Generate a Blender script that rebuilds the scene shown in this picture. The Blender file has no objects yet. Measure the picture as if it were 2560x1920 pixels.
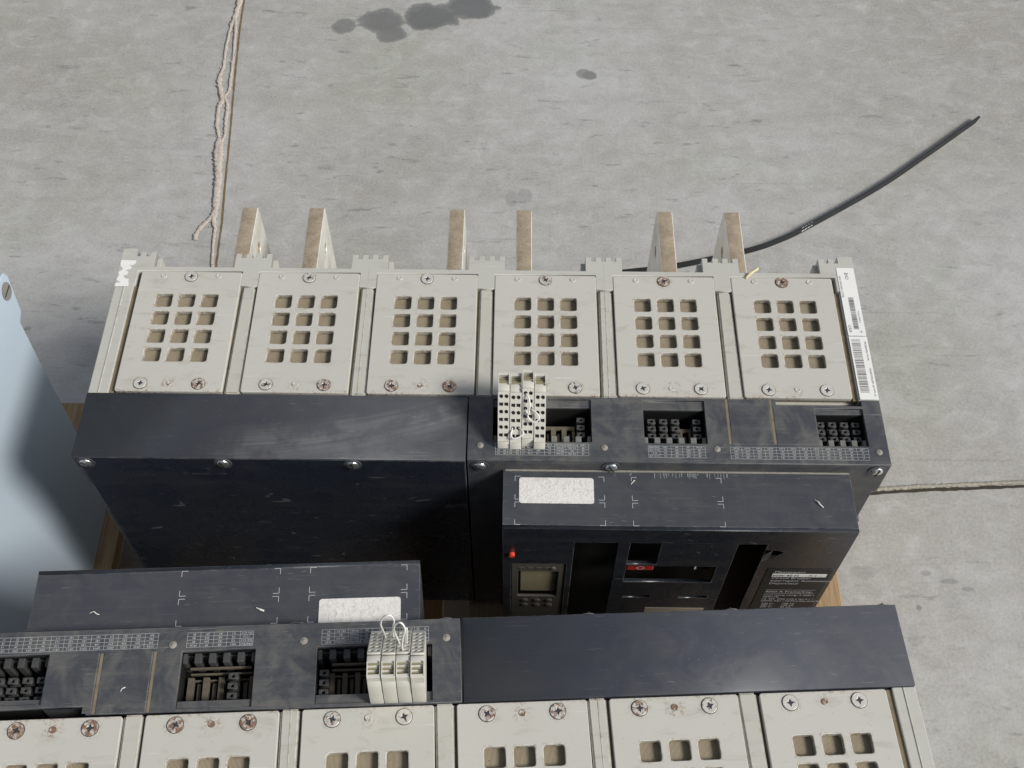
import bpy, bmesh, math, random
from mathutils import Vector, Matrix, Euler
random.seed(7)
S = bpy.context.scene
C = S.collection
R_ = math.radians
GZ = 0.496            # pallet top is 0.144 above the floor, breaker tops 0.352 above that

# ------------------------------------------------------------------ camera
cam = bpy.data.cameras.new('camera')
cam.sensor_fit = 'HORIZONTAL'; cam.sensor_width = 36; cam.lens = 40.155
cam.clip_start = 0.01; cam.clip_end = 200
co = bpy.data.objects.new('camera', cam); C.objects.link(co)
co.location = (0.03037, -0.52221, 0.93296 + GZ)
co.rotation_euler = (0.577713, -0.004076, 0.010284)
S.camera = co
# ------------------------------------------------------------------ sky, sun, exposure
SUN = Vector((0.70, -0.28, 0.65)).normalized()
w = bpy.data.worlds.new("World"); S.world = w; w.use_nodes = True
wn = w.node_tree.nodes; wl = w.node_tree.links
sky = wn.new('ShaderNodeTexSky'); sky.sky_type = 'NISHITA'; sky.sun_disc = False
sky.sun_elevation = math.asin(SUN.z); sky.sun_rotation = math.atan2(SUN.x, SUN.y)
bg = wn['Background']; hs = wn.new('ShaderNodeHueSaturation'); hs.inputs['Saturation'].default_value = 0.45
wl.new(sky.outputs[0], hs.inputs['Color']); wl.new(hs.outputs[0], bg.inputs[0]); bg.inputs[1].default_value = 0.078
sl = bpy.data.lights.new('sun', 'SUN'); sl.energy = 2.65; sl.angle = R_(17); sl.color = (1.0, 0.975, 0.93)
so = bpy.data.objects.new('sun', sl); C.objects.link(so)
so.rotation_euler = SUN.to_track_quat('Z', 'Y').to_euler(); so.location = (3, -2, 4)
S.view_settings.view_transform = 'Standard'; S.view_settings.look = 'None'
S.view_settings.gamma = 1; S.view_settings.exposure = 0.34
S.view_settings.use_curve_mapping = False
S.render.engine = 'CYCLES'

# ------------------------------------------------------------------ node helpers
class NT:
    def __init__(s, name):
        s.m = bpy.data.materials.new(name); s.m.use_nodes = True
        s.t = s.m.node_tree; s.n = s.t.nodes; s.b = s.n['Principled BSDF']
    def link(s, a, b): s.t.links.new(a, b)
    def node(s, k, **kw):
        n = s.n.new(k)
        for a, v in kw.items(): setattr(n, a, v)
        return n
    def coords(s, scale=(1, 1, 1), rot=(0, 0, 0), rnd=False, loc=(0, 0, 0)):
        tc = s.node('ShaderNodeTexCoord'); mp = s.node('ShaderNodeMapping')
        mp.inputs['Scale'].default_value = scale; mp.inputs['Rotation'].default_value = rot
        mp.inputs['Location'].default_value = loc
        src = tc.outputs['Object']
        if rnd:
            oi = s.node('ShaderNodeObjectInfo'); mu = s.node('ShaderNodeMath', operation='MULTIPLY')
            mu.inputs[1].default_value = 37.0; s.link(oi.outputs['Random'], mu.inputs[0])
            ad = s.node('ShaderNodeVectorMath', operation='ADD')
            s.link(src, ad.inputs[0]); s.link(mu.outputs[0], ad.inputs[1]); src = ad.outputs[0]
        s.link(src, mp.inputs[0]); return mp.outputs[0]
    def noise(s, vec, scale, detail=4, rough=0.55, dist=0.0):
        n = s.node('ShaderNodeTexNoise'); n.inputs['Scale'].default_value = scale
        n.inputs['Detail'].default_value = detail; n.inputs['Roughness'].default_value = rough
        n.inputs['Distortion'].default_value = dist
        s.link(vec, n.inputs['Vector']); return n.outputs['Fac']
    def ramp(s, f, stops):
        r = s.node('ShaderNodeValToRGB'); e = r.color_ramp.elements
        while len(e) < len(stops): e.new(0.5)
        for i, (p, c) in enumerate(stops):
            e[i].position = p; e[i].color = (c, c, c, 1) if not isinstance(c, tuple) else (*c, 1)
        s.link(f, r.inputs[0]); return r.outputs[0]
    def math(s, op, a, b=None, clamp=False):
        n = s.node('ShaderNodeMath', operation=op); n.use_clamp = clamp
        for i, v in enumerate((a, b)):
            if v is None: continue
            if isinstance(v, (int, float)): n.inputs[i].default_value = v
            else: s.link(v, n.inputs[i])
        return n.outputs[0]
    def mix(s, f, a, b):
        n = s.node('ShaderNodeMix', data_type='RGBA')
        if isinstance(f, (int, float)): n.inputs[0].default_value = f
        else: s.link(f, n.inputs[0])
        for i, v in ((6, a), (7, b)):
            if isinstance(v, tuple): n.inputs[i].default_value = (*v, 1)
            else: s.link(v, n.inputs[i])
        return n.outputs[2]
    def wear(s, radius=0.0012):
        bv = s.node('ShaderNodeBevel', samples=4); bv.inputs['Radius'].default_value = radius
        ge = s.node('ShaderNodeNewGeometry'); d = s.node('ShaderNodeVectorMath', operation='DOT_PRODUCT')
        s.link(bv.outputs[0], d.inputs[0]); s.link(ge.outputs['Normal'], d.inputs[1])
        return s.ramp(s.math('SUBTRACT', 1.0, d.outputs['Value']), [(0.02, 0.0), (0.16, 1.0)])
    def bump(s, h, strength=0.2, dist=0.001):
        n = s.node('ShaderNodeBump'); n.inputs['Strength'].default_value = strength
        n.inputs['Distance'].default_value = dist
        s.link(h, n.inputs['Height']); s.link(n.outputs[0], s.b.inputs['Normal'])
    def out(s, col=None, rough=None, metal=None, spec=None):
        for nm, v in (('Base Color', col), ('Roughness', rough), ('Metallic', metal), ('Specular IOR Level', spec)):
            if v is None: continue
            if isinstance(v, tuple): s.b.inputs[nm].default_value = (*v, 1)
            elif isinstance(v, (int, float)): s.b.inputs[nm].default_value = v
            else: s.link(v, s.b.inputs[nm])
        return s.m

def plain(name, col, rough=0.5, metal=0.0, var=0.12, scale=60, rnd=False):
    n = NT(name); v = n.coords(rnd=rnd); f = n.noise(v, scale, 5)
    c = n.mix(f, tuple(x * (1 - var) for x in col), tuple(min(1, x * (1 + var)) for x in col))
    return n.out(c, rough, metal)

def grey_plastic(name, base, warm, dirt=0.5, rnd=False, grime=False):
    n = NT(name); v = n.coords(rnd=rnd)
    big = n.noise(v, 7, 3); c = n.mix(big, base, warm)
    # streaky brown dust
    vs = n.coords((30, 90, 30), (0, 0, 0.35), rnd)
    st = n.ramp(n.noise(vs, 1.0, 6, 0.65, 0.6), [(0.56, 0.0), (0.75, 1.0)])
    c = n.mix(n.math('MULTIPLY', st, 0.38 * dirt), c, (0.27, 0.23, 0.17))
    fine = n.ramp(n.noise(v, 420, 3, 0.7), [(0.66, 0.0), (0.74, 1.0)])
    msk = n.ramp(n.noise(v, 22, 3), [(0.45, 0.0), (0.65, 1.0)])
    c = n.mix(n.math('MULTIPLY', n.math('MULTIPLY', fine, msk), 0.55 * dirt), c, (0.13, 0.10, 0.07))
    # pale scratches
    vc = n.coords((14, 320, 14), (0, 0, 0.9), rnd)
    sc = n.ramp(n.noise(vc, 1.0, 2, 0.5, 0.3), [(0.70, 0.0), (0.74, 1.0)])
    c = n.mix(n.math('MULTIPLY', sc, 0.35), c, (0.68, 0.67, 0.63))
    if grime:
        tc = n.node('ShaderNodeTexCoord'); sx = n.node('ShaderNodeSeparateXYZ'); n.link(tc.outputs['Object'], sx.inputs[0])
        x, y = sx.outputs[0], sx.outputs[1]
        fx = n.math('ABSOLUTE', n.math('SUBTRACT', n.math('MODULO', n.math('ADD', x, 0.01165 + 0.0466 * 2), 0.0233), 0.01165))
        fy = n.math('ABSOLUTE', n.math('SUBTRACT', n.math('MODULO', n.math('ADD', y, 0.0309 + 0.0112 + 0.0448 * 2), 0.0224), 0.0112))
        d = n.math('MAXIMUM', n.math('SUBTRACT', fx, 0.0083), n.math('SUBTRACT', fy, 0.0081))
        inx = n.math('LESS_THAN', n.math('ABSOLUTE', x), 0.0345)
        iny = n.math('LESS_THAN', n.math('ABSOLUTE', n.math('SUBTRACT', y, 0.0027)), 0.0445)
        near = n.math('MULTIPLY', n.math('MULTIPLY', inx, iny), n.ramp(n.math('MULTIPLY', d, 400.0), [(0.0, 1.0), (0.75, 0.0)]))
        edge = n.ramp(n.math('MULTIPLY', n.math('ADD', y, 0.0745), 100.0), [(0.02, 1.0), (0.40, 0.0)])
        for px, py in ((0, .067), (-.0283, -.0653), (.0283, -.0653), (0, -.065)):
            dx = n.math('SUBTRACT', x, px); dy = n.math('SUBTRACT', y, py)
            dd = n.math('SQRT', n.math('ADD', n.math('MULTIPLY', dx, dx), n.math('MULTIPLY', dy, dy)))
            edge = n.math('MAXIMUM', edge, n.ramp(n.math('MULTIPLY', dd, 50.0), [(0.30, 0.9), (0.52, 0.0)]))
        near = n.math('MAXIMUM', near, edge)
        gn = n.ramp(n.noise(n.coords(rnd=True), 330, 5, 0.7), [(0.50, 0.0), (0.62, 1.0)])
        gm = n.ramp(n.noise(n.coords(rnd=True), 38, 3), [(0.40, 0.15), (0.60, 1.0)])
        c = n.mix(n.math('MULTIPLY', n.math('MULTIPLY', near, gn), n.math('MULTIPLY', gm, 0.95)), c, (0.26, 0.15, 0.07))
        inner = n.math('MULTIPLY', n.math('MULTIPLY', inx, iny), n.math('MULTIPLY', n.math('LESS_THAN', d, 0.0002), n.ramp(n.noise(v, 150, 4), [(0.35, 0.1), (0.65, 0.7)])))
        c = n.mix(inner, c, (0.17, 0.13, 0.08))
    wr = n.math('MULTIPLY', n.wear(0.0012), n.ramp(n.noise(v, 90, 4, 0.6), [(0.35, 0.0), (0.6, 0.75)]))
    c = n.mix(wr, c, n.mix(n.ramp(n.noise(v, 160, 3), [(0.45, 0.0), (0.6, 1.0)]), (0.66, 0.64, 0.58), (0.24, 0.18, 0.10)))
    n.bump(n.noise(v, 900, 2), 0.05, 0.0003)
    return n.out(c, 0.48)

def dark_plastic(name, base, dust=0.3, rough=0.36, dustcol=(0.23, 0.21, 0.18), fan=False, scale=1.0):
    n = NT(name); v = n.coords()
    c = n.mix(n.noise(v, 9 * scale, 4), tuple(x * 0.86 for x in base), tuple(x * 1.18 for x in base))
    # cloudy handling dust
    cl = n.ramp(n.noise(v, 30 * scale, 8, 0.7, 0.8), [(0.42, 0.0), (0.78, 1.0)])
    c = n.mix(n.math('MULTIPLY', cl, dust), c, dustcol)
    # wipe streaks along x
    vs = n.coords((5, 170, 60), (0, 0, 0.06))
    st = n.ramp(n.noise(vs, 1.0, 5, 0.6, 0.5), [(0.50, 0.0), (0.80, 1.0)])
    mk = n.ramp(n.noise(v, 8, 3), [(0.40, 0.0), (0.66, 1.0)])
    c = n.mix(n.math('MULTIPLY', n.math('MULTIPLY', st, mk), 0.12 + dust * 0.35), c, dustcol)
    # specks and curled hair scratches
    sp = n.ramp(n.noise(v, 650, 2, 0.6), [(0.735, 0.0), (0.77, 1.0)])
    sm = n.ramp(n.noise(v, 13, 3), [(0.42, 0.0), (0.62, 1.0)])
    c = n.mix(n.math('MULTIPLY', n.math('MULTIPLY', sp, sm), 0.55), c, (0.42, 0.41, 0.38))
    for r, k in ((0.5, 0.69), (-1.1, 0.71), (2.2, 0.72)):
        vc = n.coords((22, 520, 60), (0, 0, r))
        sc = n.ramp(n.noise(vc, 1.0, 3, 0.45, 1.6), [(k, 0.0), (k + 0.03, 1.0)])
        c = n.mix(n.math('MULTIPLY', sc, 0.22 + dust * 0.3), c, (0.32, 0.31, 0.29))
    rv = n.math('ADD', n.math('MULTIPLY', cl, 0.25), rough)
    if fan:
        # one broad wiped streak rising towards the right end
        tc = n.node('ShaderNodeTexCoord'); sx = n.node('ShaderNodeSeparateXYZ'); n.link(tc.outputs['Object'], sx.inputs[0])
        x, y = sx.outputs[0], sx.outputs[1]
        t = n.math('DIVIDE', n.math('ADD', x, 0.26), 0.245)                    # 0 at x=-.26, 1 at x=-.015
        mid = n.math('ADD', n.math('MULTIPLY', n.math('POWER', n.math('MAXIMUM', t, 0.0), 2.0), 0.046), 0.013)
        d = n.math('ABSOLUTE', n.math('SUBTRACT', y, mid))
        wob = n.math('MULTIPLY', n.math('SUBTRACT', n.noise(v, 25, 4), 0.5), 0.022)
        band = n.ramp(n.math('ADD', n.math('DIVIDE', n.math('ADD', d, wob), 0.024), 0.0), [(0.25, 1.0), (1.0, 0.0)])
        band = n.math('MULTIPLY', band, n.ramp(t, [(0.0, 0.0), (0.12, 1.0)]))
        cb = n.node('ShaderNodeCombineXYZ'); n.link(n.math('MULTIPLY', x, 4.0), cb.inputs[0])
        n.link(n.math('MULTIPLY', n.math('SUBTRACT', y, mid), 420.0), cb.inputs[1])
        ln = n.ramp(n.noise(cb.outputs[0], 1.0, 4, 0.65, 0.15), [(0.35, 0.15), (0.75, 1.0)])
        ln = n.math('MULTIPLY', ln, n.ramp(n.noise(v, 45, 4), [(0.38, 0.2), (0.55, 1.0)]))
        c = n.mix(n.math('MULTIPLY', n.math('MULTIPLY', band, ln), 0.5), c, (0.25, 0.245, 0.23))
    wr = n.math('MULTIPLY', n.wear(0.0013), n.ramp(n.noise(v, 60, 5, 0.65), [(0.38, 0.05), (0.62, 0.65)]))
    c = n.mix(wr, c, (0.30, 0.30, 0.29))
    n.bump(n.noise(v, 1300, 2), 0.06, 0.0003)
    return n.out(c, rv)

MAT = {}
MAT['housing'] = grey_plastic('grey_housing', (0.46, 0.45, 0.40), (0.52, 0.51, 0.46), 0.9)
MAT['rib'] = grey_plastic('grey_rib', (0.44, 0.42, 0.36), (0.55, 0.53, 0.47), 1.2)
MAT['plate'] = grey_plastic('grey_plate', (0.485, 0.465, 0.41), (0.555, 0.535, 0.475), 1.0, True, True)
MAT['dirt'] = plain('dusty_channel', (0.20, 0.16, 0.10), 0.9, var=0.5, scale=120)
MAT['cover'] = dark_plastic('anthracite_cover', (0.054, 0.057, 0.066), 0.06, 0.32, fan=True)
MAT['cover_b'] = dark_plastic('anthracite_cover_plain', (0.057, 0.062, 0.075), 0.10, 0.34)
MAT['control'] = dark_plastic('anthracite_dusty', (0.052, 0.056, 0.064), 0.50, 0.44, (0.24, 0.22, 0.18))
MAT['esc'] = dark_plastic('anthracite_escutcheon', (0.050, 0.054, 0.063), 0.12, 0.36)
MAT['gloss_shaded'] = dark_plastic('shade_toned_anthracite', (0.017, 0.022, 0.032), 0.03, 0.22)  # front shade put into the colour: darker, glossier copy of the cover plastic
MAT['esc_face_shaded'] = dark_plastic('shade_toned_escutcheon_face', (0.016, 0.020, 0.027), 0.04, 0.24)  # escutcheon plastic darkened to carry the shade on its front
MAT['black'] = plain('black_plastic', (0.010, 0.010, 0.010), 0.55)
MAT['contact'] = plain('dark_grey_contact', (0.06, 0.06, 0.058), 0.45, var=0.5, scale=300)
MAT['slat'] = plain('brown_grey_slat', (0.11, 0.09, 0.065), 0.8, var=0.5, scale=200)
MAT['teeth'] = plain('grey_comb', (0.17, 0.168, 0.155), 0.6, var=0.5, scale=300)
MAT['trip'] = plain('grey_brown_trip_unit', (0.095, 0.088, 0.075), 0.5)
MAT['lcd'] = plain('lcd', (0.30, 0.26, 0.17), 0.35, var=0.15, scale=40)
MAT['red'] = plain('red_plastic', (0.45, 0.035, 0.02), 0.4)
MAT['orange'] = plain('orange_plastic', (0.70, 0.07, 0.03), 0.45)
MAT['print'] = plain('white_print', (0.55, 0.56, 0.56), 0.6, var=0.35, scale=500)
MAT['ink'] = plain('black_ink', (0.04, 0.04, 0.045), 0.6, var=0.4, scale=700)
MAT['white'] = plain('white_label', (0.80, 0.79, 0.75), 0.5, var=0.04, scale=50)
MAT['tag'] = plain('cream_tag', (0.30, 0.26, 0.20), 0.5)
MAT['terminal'] = grey_plastic('pale_terminal', (0.56, 0.54, 0.47), (0.61, 0.585, 0.51), 0.8, True)
MAT['hole'] = plain('dark_hole', (0.012, 0.011, 0.009), 0.8)
MAT['olive'] = plain('olive_slot', (0.27, 0.24, 0.15), 0.8, var=0.3, scale=200)
MAT['wire'] = plain('white_wire', (0.80, 0.78, 0.72), 0.4, var=0.06, scale=150)
MAT['steel_dark'] = plain('bracket', (0.22, 0.21, 0.19), 0.6)

def m_grid():
    n = NT('brown_fibre_grid'); v = n.coords(rnd=True)
    wv = n.node('ShaderNodeTexWave'); wv.inputs['Scale'].default_value = 330; wv.inputs['Distortion'].default_value = 1.5
    n.link(v, wv.inputs['Vector'])
    c = n.mix(n.noise(v, 60, 5), (0.18, 0.145, 0.09), (0.37, 0.315, 0.22))
    c = n.mix(n.math('MULTIPLY', wv.outputs['Fac'], 0.45), c, (0.40, 0.34, 0.25))
    sp = n.ramp(n.noise(v, 350, 3), [(0.70, 0.0), (0.76, 1.0)])
    c = n.mix(sp, c, (0.05, 0.04, 0.03))
    n.bump(wv.outputs['Fac'], 0.6, 0.0005)
    return n.out(c, 0.9)
MAT['grid'] = m_grid()

def m_screw(stage):
    n = NT('rust_spotted_zinc'); v = n.coords(rnd=True); oi = n.node('ShaderNodeObjectInfo')
    nz = n.noise(v, 330, 5, 0.65)
    th = n.math('SUBTRACT', (0.66, 0.54, 0.44)[stage], n.math('MULTIPLY', oi.outputs['Random'], 0.08))
    f = n.math('MULTIPLY', n.math('SUBTRACT', nz, th), 10.0, True)
    zinc = n.mix(n.noise(v, 120, 3), (0.50, 0.48, 0.43), (0.75, 0.72, 0.66))
    rust = n.mix(n.noise(v, 700, 3), (0.09, 0.045, 0.028), (0.32, 0.20, 0.13))
    c = n.mix(f, zinc, rust)
    n.bump(nz, 0.4, 0.0006)
    return n.out(c, n.math('ADD', n.math('MULTIPLY', f, 0.35), 0.42), n.math('MULTIPLY', n.math('SUBTRACT', 1.0, f), 0.25))
for k_, nm_ in enumerate(('screw', 'screw_spotted', 'screw_rusty')): MAT[nm_] = m_screw(k_)
MAT['zinc'] = plain('bright_zinc', (0.62, 0.64, 0.64), 0.28, 0.9, 0.25, 300)
MAT['boss'] = plain('dusty_boss', (0.26, 0.24, 0.21), 0.7, var=0.5, scale=400)

def m_bar():
    n = NT('tarnished_silver_brass'); v = n.coords(rnd=True)
    c = n.mix(n.ramp(n.noise(v, 60, 8, 0.75, 0.2), [(0.34, 0.0), (0.66, 1.0)]), (0.44, 0.34, 0.235), (0.68, 0.56, 0.40))
    c = n.mix(n.ramp(n.noise(v, 420, 4), [(0.55, 0.0), (0.75, 0.6)]), c, (0.22, 0.16, 0.10))
    return n.out(c, n.math('ADD', n.math('MULTIPLY', n.noise(v, 50, 4), 0.25), 0.28), 0.5)
MAT['bar'] = m_bar()
def m_bar_side():
    n = NT('sunlit_silver_side'); v = n.coords(rnd=True)  # silver bar sides, with sunlit brightness put into the colour
    c = n.mix(n.ramp(n.noise(v, 30, 5, 0.6), [(0.35, 0.0), (0.65, 1.0)]), (0.66, 0.62, 0.52), (0.86, 0.85, 0.80))
    c = n.mix(n.ramp(n.noise(v, 300, 3), [(0.62, 0.0), (0.75, 0.6)]), c, (0.35, 0.30, 0.2))
    return n.out(c, 0.36, 0.35)
MAT['bar_side_lit'] = m_bar_side()

def m_sticker():
    n = NT('crumpled_white_sticker'); v = n.coords()
    f = n.noise(v, 170, 6, 0.7, 1.5)
    c = n.mix(n.ramp(f, [(0.40, 0.0), (0.52, 1.0)]), (0.64, 0.60, 0.55), (0.78, 0.75, 0.71))
    c = n.mix(n.ramp(n.noise(v, 600, 3), [(0.70, 0.0), (0.76, 0.7)]), c, (0.35, 0.3, 0.25))
    n.bump(f, 0.7, 0.0012)
    return n.out(c, 0.55)
MAT['sticker'] = m_sticker()

def m_wood():
    n = NT('pallet_wood'); v = n.coords((8, 1.2, 8)); 
    c = n.mix(n.noise(v, 8, 6, 0.6, 1.2), (0.24, 0.145, 0.07), (0.48, 0.34, 0.19))
    vf = n.coords((60, 3, 60)); g = n.noise(vf, 6, 5)
    c = n.mix(n.math('MULTIPLY', n.ramp(g, [(0.45, 0.0), (0.7, 1.0)]), 0.6), c, (0.20, 0.12, 0.06))
    n.bump(g, 0.5, 0.002)
    return n.out(c, 0.75)
MAT['wood'] = m_wood()

def m_panel():
    n = NT('pale_blue_grey_paint'); v = n.coords()
    c = n.mix(n.noise(v, 5, 3), (0.43, 0.505, 0.575), (0.49, 0.565, 0.635))
    for r, k in ((0.35, 0.72), (-0.6, 0.73)):
        vc = n.coords((40, 16, 220), (r, 0, 0))
        sc = n.ramp(n.noise(vc, 1.0, 3, 0.5, 1.2), [(k, 0.0), (k + 0.03, 1.0)])
        c = n.mix(n.math('MULTIPLY', sc, 0.6), c, (0.68, 0.68, 0.66))
    sp = n.ramp(n.noise(v, 400, 2), [(0.75, 0.0), (0.78, 1.0)])
    c = n.mix(n.math('MULTIPLY', sp, 0.5), c, (0.7, 0.7, 0.68))
    return n.out(c, 0.33)
MAT['panel'] = m_panel()

def m_floor():
    n = NT('worn_concrete'); v = n.coords()
    c = n.mix(n.ramp(n.noise(v, 1.3, 4, 0.6), [(0.35, 0.0), (0.65, 1.0)]), (0.325, 0.307, 0.270), (0.445, 0.438, 0.42))
    c = n.mix(n.ramp(n.noise(n.coords(loc=(4, 1, 0)), 3.1, 4, 0.6), [(0.50, 0.0), (0.68, 0.8)]), c, (0.34, 0.335, 0.285))
    brush = n.noise(n.coords((14, 26, 14), (0, 0, 0.45)), 1.0, 7, 0.66, 0.8)
    mott = n.noise(v, 30, 8, 0.66, 0.5)
    c = n.mix(n.ramp(brush, [(0.34, 0.28), (0.50, 0.0)]), c, (0.25, 0.243, 0.23))
    c = n.mix(n.ramp(brush, [(0.52, 0.0), (0.72, 0.42)]), c, (0.50, 0.50, 0.49))
    c = n.mix(n.ramp(mott, [(0.30, 0.26), (0.48, 0.0)]), c, (0.26, 0.255, 0.245))
    c = n.mix(n.ramp(mott, [(0.52, 0.0), (0.72, 0.40)]), c, (0.52, 0.52, 0.51))
    # dark trowel scuffs: sparse, short, in a few directions
    for r, sx, k, a, off in ((0.30, 3.6, 0.635, 0.9, 0), (-0.55, 3.8, 0.630, 1.0, 5), (-0.35, 6.0, 0.645, 0.9, 9)):
        vs = n.coords((15, 15 * sx, 15), (0, 0, r), loc=(off, off, 0))
        s1 = n.ramp(n.noise(vs, 1.0, 5, 0.6, 0.5), [(k, 0.0), (k + 0.06, 1.0)])
        c = n.mix(n.math('MULTIPLY', s1, n.math('MULTIPLY', n.ramp(n.noise(n.coords(loc=(off, 2, 0)), 2.2, 3), [(0.38, 0.15), (0.60, 1.0)]), a * 0.6)), c, (0.13, 0.128, 0.122))
    for r, sx, k, off in ((0.1, 2.0, 0.69, 3), (-0.6, 3.0, 0.69, 7)):
        vs = n.coords((55, 55 * sx, 55), (0, 0, r), loc=(off, off, 0))
        msk = n.ramp(n.noise(n.coords(loc=(off, 0, 0)), 4.0, 3), [(0.42, 0.0), (0.60, 1.0)])
        pit = n.ramp(n.noise(vs, 1.0, 4, 0.6), [(k - 0.03, 0.0), (k + 0.04, 1.0)])
        c = n.mix(n.math('MULTIPLY', n.math('MULTIPLY', pit, msk), 0.42), c, (0.15, 0.147, 0.14))
    # long fine scratches
    for r, k in ((0.2, 0.715), (-0.75, 0.725), (1.3, 0.74)):
        vs = n.coords((1.6, 120, 1), (0, 0, r))
        s2 = n.ramp(n.noise(vs, 1.0, 3, 0.5, 0.8), [(k, 0.0), (k + 0.025, 1.0)])
        c = n.mix(n.math('MULTIPLY', s2, 0.4), c, (0.20, 0.20, 0.195))
    gr = n.noise(v, 240, 3, 0.6)
    c = n.mix(n.ramp(gr, [(0.45, 0.0), (0.72, 0.25)]), c, (0.58, 0.58, 0.57))
    c = n.mix(n.ramp(gr, [(0.28, 0.25), (0.45, 0.0)]), c, (0.22, 0.215, 0.205))
    # oil stains, each with its own ragged outline
    tc = n.node('ShaderNodeTexCoord'); sx = n.node('ShaderNodeSeparateXYZ'); n.link(tc.outputs['Object'], sx.inputs[0])
    wob = n.math('MULTIPLY', n.math('SUBTRACT', n.noise(v, 26, 5, 0.6), 0.5), 1.1)
    acc = None
    for (x, y, a, b, dk) in STAINS:
        dx = n.math('DIVIDE', n.math('SUBTRACT', sx.outputs[0], x), a)
        dy = n.math('DIVIDE', n.math('SUBTRACT', sx.outputs[1], y), b)
        d = n.math('SQRT', n.math('ADD', n.math('MULTIPLY', dx, dx), n.math('MULTIPLY', dy, dy)))
        f = n.ramp(n.math('ADD', n.math('MULTIPLY', d, 0.5), n.math('MULTIPLY', wob, 0.5)), [(0.36, dk), (0.47, dk * 0.75), (0.52, 0.0)])
        acc = f if acc is None else n.math('MAXIMUM', acc, f)
    c = n.mix(acc, c, (0.105, 0.107, 0.107))
    n.bump(n.math('ADD', mott, n.math('MULTIPLY', gr, 0.4)), 0.18, 0.003)
    return n.out(c, n.ramp(mott, [(0.3, 0.50), (0.7, 0.66)]))
STAINS = [(0.30, 1.5, .05, .03, .3), (-0.2975, 1.2055, .022, .022, .62), (-0.228, 1.222, .043, .034, .75), (-0.207, 1.185, .030, .024, .7), (-0.136, 1.236, .052, .040, .85), (-0.060, 1.262, .052, .034, .85), (0.1491, 1.0825, .014, .013, .55), (0.160, 1.078, .016, .012, .7),
          (0.022, 0.778, .012, .018, .28), (0.043, 0.785, .013, .017, .28), (0.0465, 0.728, .008, .007, .35),
          (0.588, 0.112, .007, .004, .35), (0.618, .1000, .012, .0035, .35), (.640, .089, .009, .0035, .35), (.570, .062, .004, .004, .5), (.505, .112, .02, .010, .2)]
MAT['floor'] = m_floor()
MAT['seam'] = plain('joint_groove', (0.17, 0.115, 0.055), 0.95, var=0.5, scale=60)
MAT['seam_dark'] = plain('joint_gap', (0.045, 0.036, 0.026), 0.95, var=0.4, scale=60)
MAT['filler'] = plain('crumbly_filler', (0.47, 0.41, 0.355), 0.95, var=0.4, scale=180)
MAT['filler_grey'] = plain('crumbly_filler_grey', (0.36, 0.33, 0.265), 0.95, var=0.45, scale=180)
MAT['strap'] = plain('black_strap', (0.010, 0.011, 0.013), 0.45, var=0.6, scale=45)
MAT['chip'] = plain('pale_chip', (0.78, 0.76, 0.68), 0.7)
MAT['splinter'] = plain('straw_splinter', (0.72, 0.62, 0.36), 0.7)

# ------------------------------------------------------------------ mesh helpers
def tmp_eval(data):
    o = bpy.data.objects.new('tmp', data); C.objects.link(o)
    dg = bpy.context.evaluated_depsgraph_get(); dg.update()
    me = bpy.data.meshes.new_from_object(o.evaluated_get(dg))
    bpy.data.objects.remove(o); bpy.data.curves.remove(data)
    return me

def rrect(x0, x1, y0, y1, r=0.0, n=4):
    if r <= 0: return [(x0, y0), (x1, y0), (x1, y1), (x0, y1)]
    P = []
    for cx, cy, a in ((x1 - r, y0 + r, -90), (x1 - r, y1 - r, 0), (x0 + r, y1 - r, 90), (x0 + r, y0 + r, 180)):
        for i in range(n + 1):
            t = R_(a + 90 * i / n); P.append((cx + r * math.cos(t), cy + r * math.sin(t)))
    return P
def circ(cx, cy, r, n=24): return [(cx + r * math.cos(2 * math.pi * i / n), cy + r * math.sin(2 * math.pi * i / n)) for i in range(n)]
def star(cx, cy, ro, ri, k, rot=0): return [(cx + (ro if i % 2 == 0 else ri) * math.cos(rot + math.pi * i / k), cy + (ro if i % 2 == 0 else ri) * math.sin(rot + math.pi * i / k)) for i in range(2 * k)]

def shape(outlines, thick, bev=0.0, res=1):
    """flat plate with holes, centred on z, total thickness `thick`"""
    cu = bpy.data.curves.new('c', 'CURVE'); cu.dimensions = '2D'; cu.fill_mode = 'BOTH'
    cu.extrude = max(thick / 2 - bev, 1e-6); cu.bevel_depth = bev; cu.bevel_resolution = res; cu.offset = -bev
    for o in outlines:
        s = cu.splines.new('POLY'); s.points.add(len(o) - 1); s.use_cyclic_u = True
        for i, (x, y) in enumerate(o): s.points[i].co = (x, y, 0, 1)
    return tmp_eval(cu)

_tc = {}
def text_mesh(body, size, align='CENTER'):
    k = (body, size, align)
    if k not in _tc:
        cu = bpy.data.curves.new('t', 'FONT'); cu.body = body; cu.size = size; cu.align_x = align; cu.align_y = 'CENTER'
        cu.resolution_u = 2; cu.offset = 0.0
        _tc[k] = tmp_eval(cu)
    return _tc[k]

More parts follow.
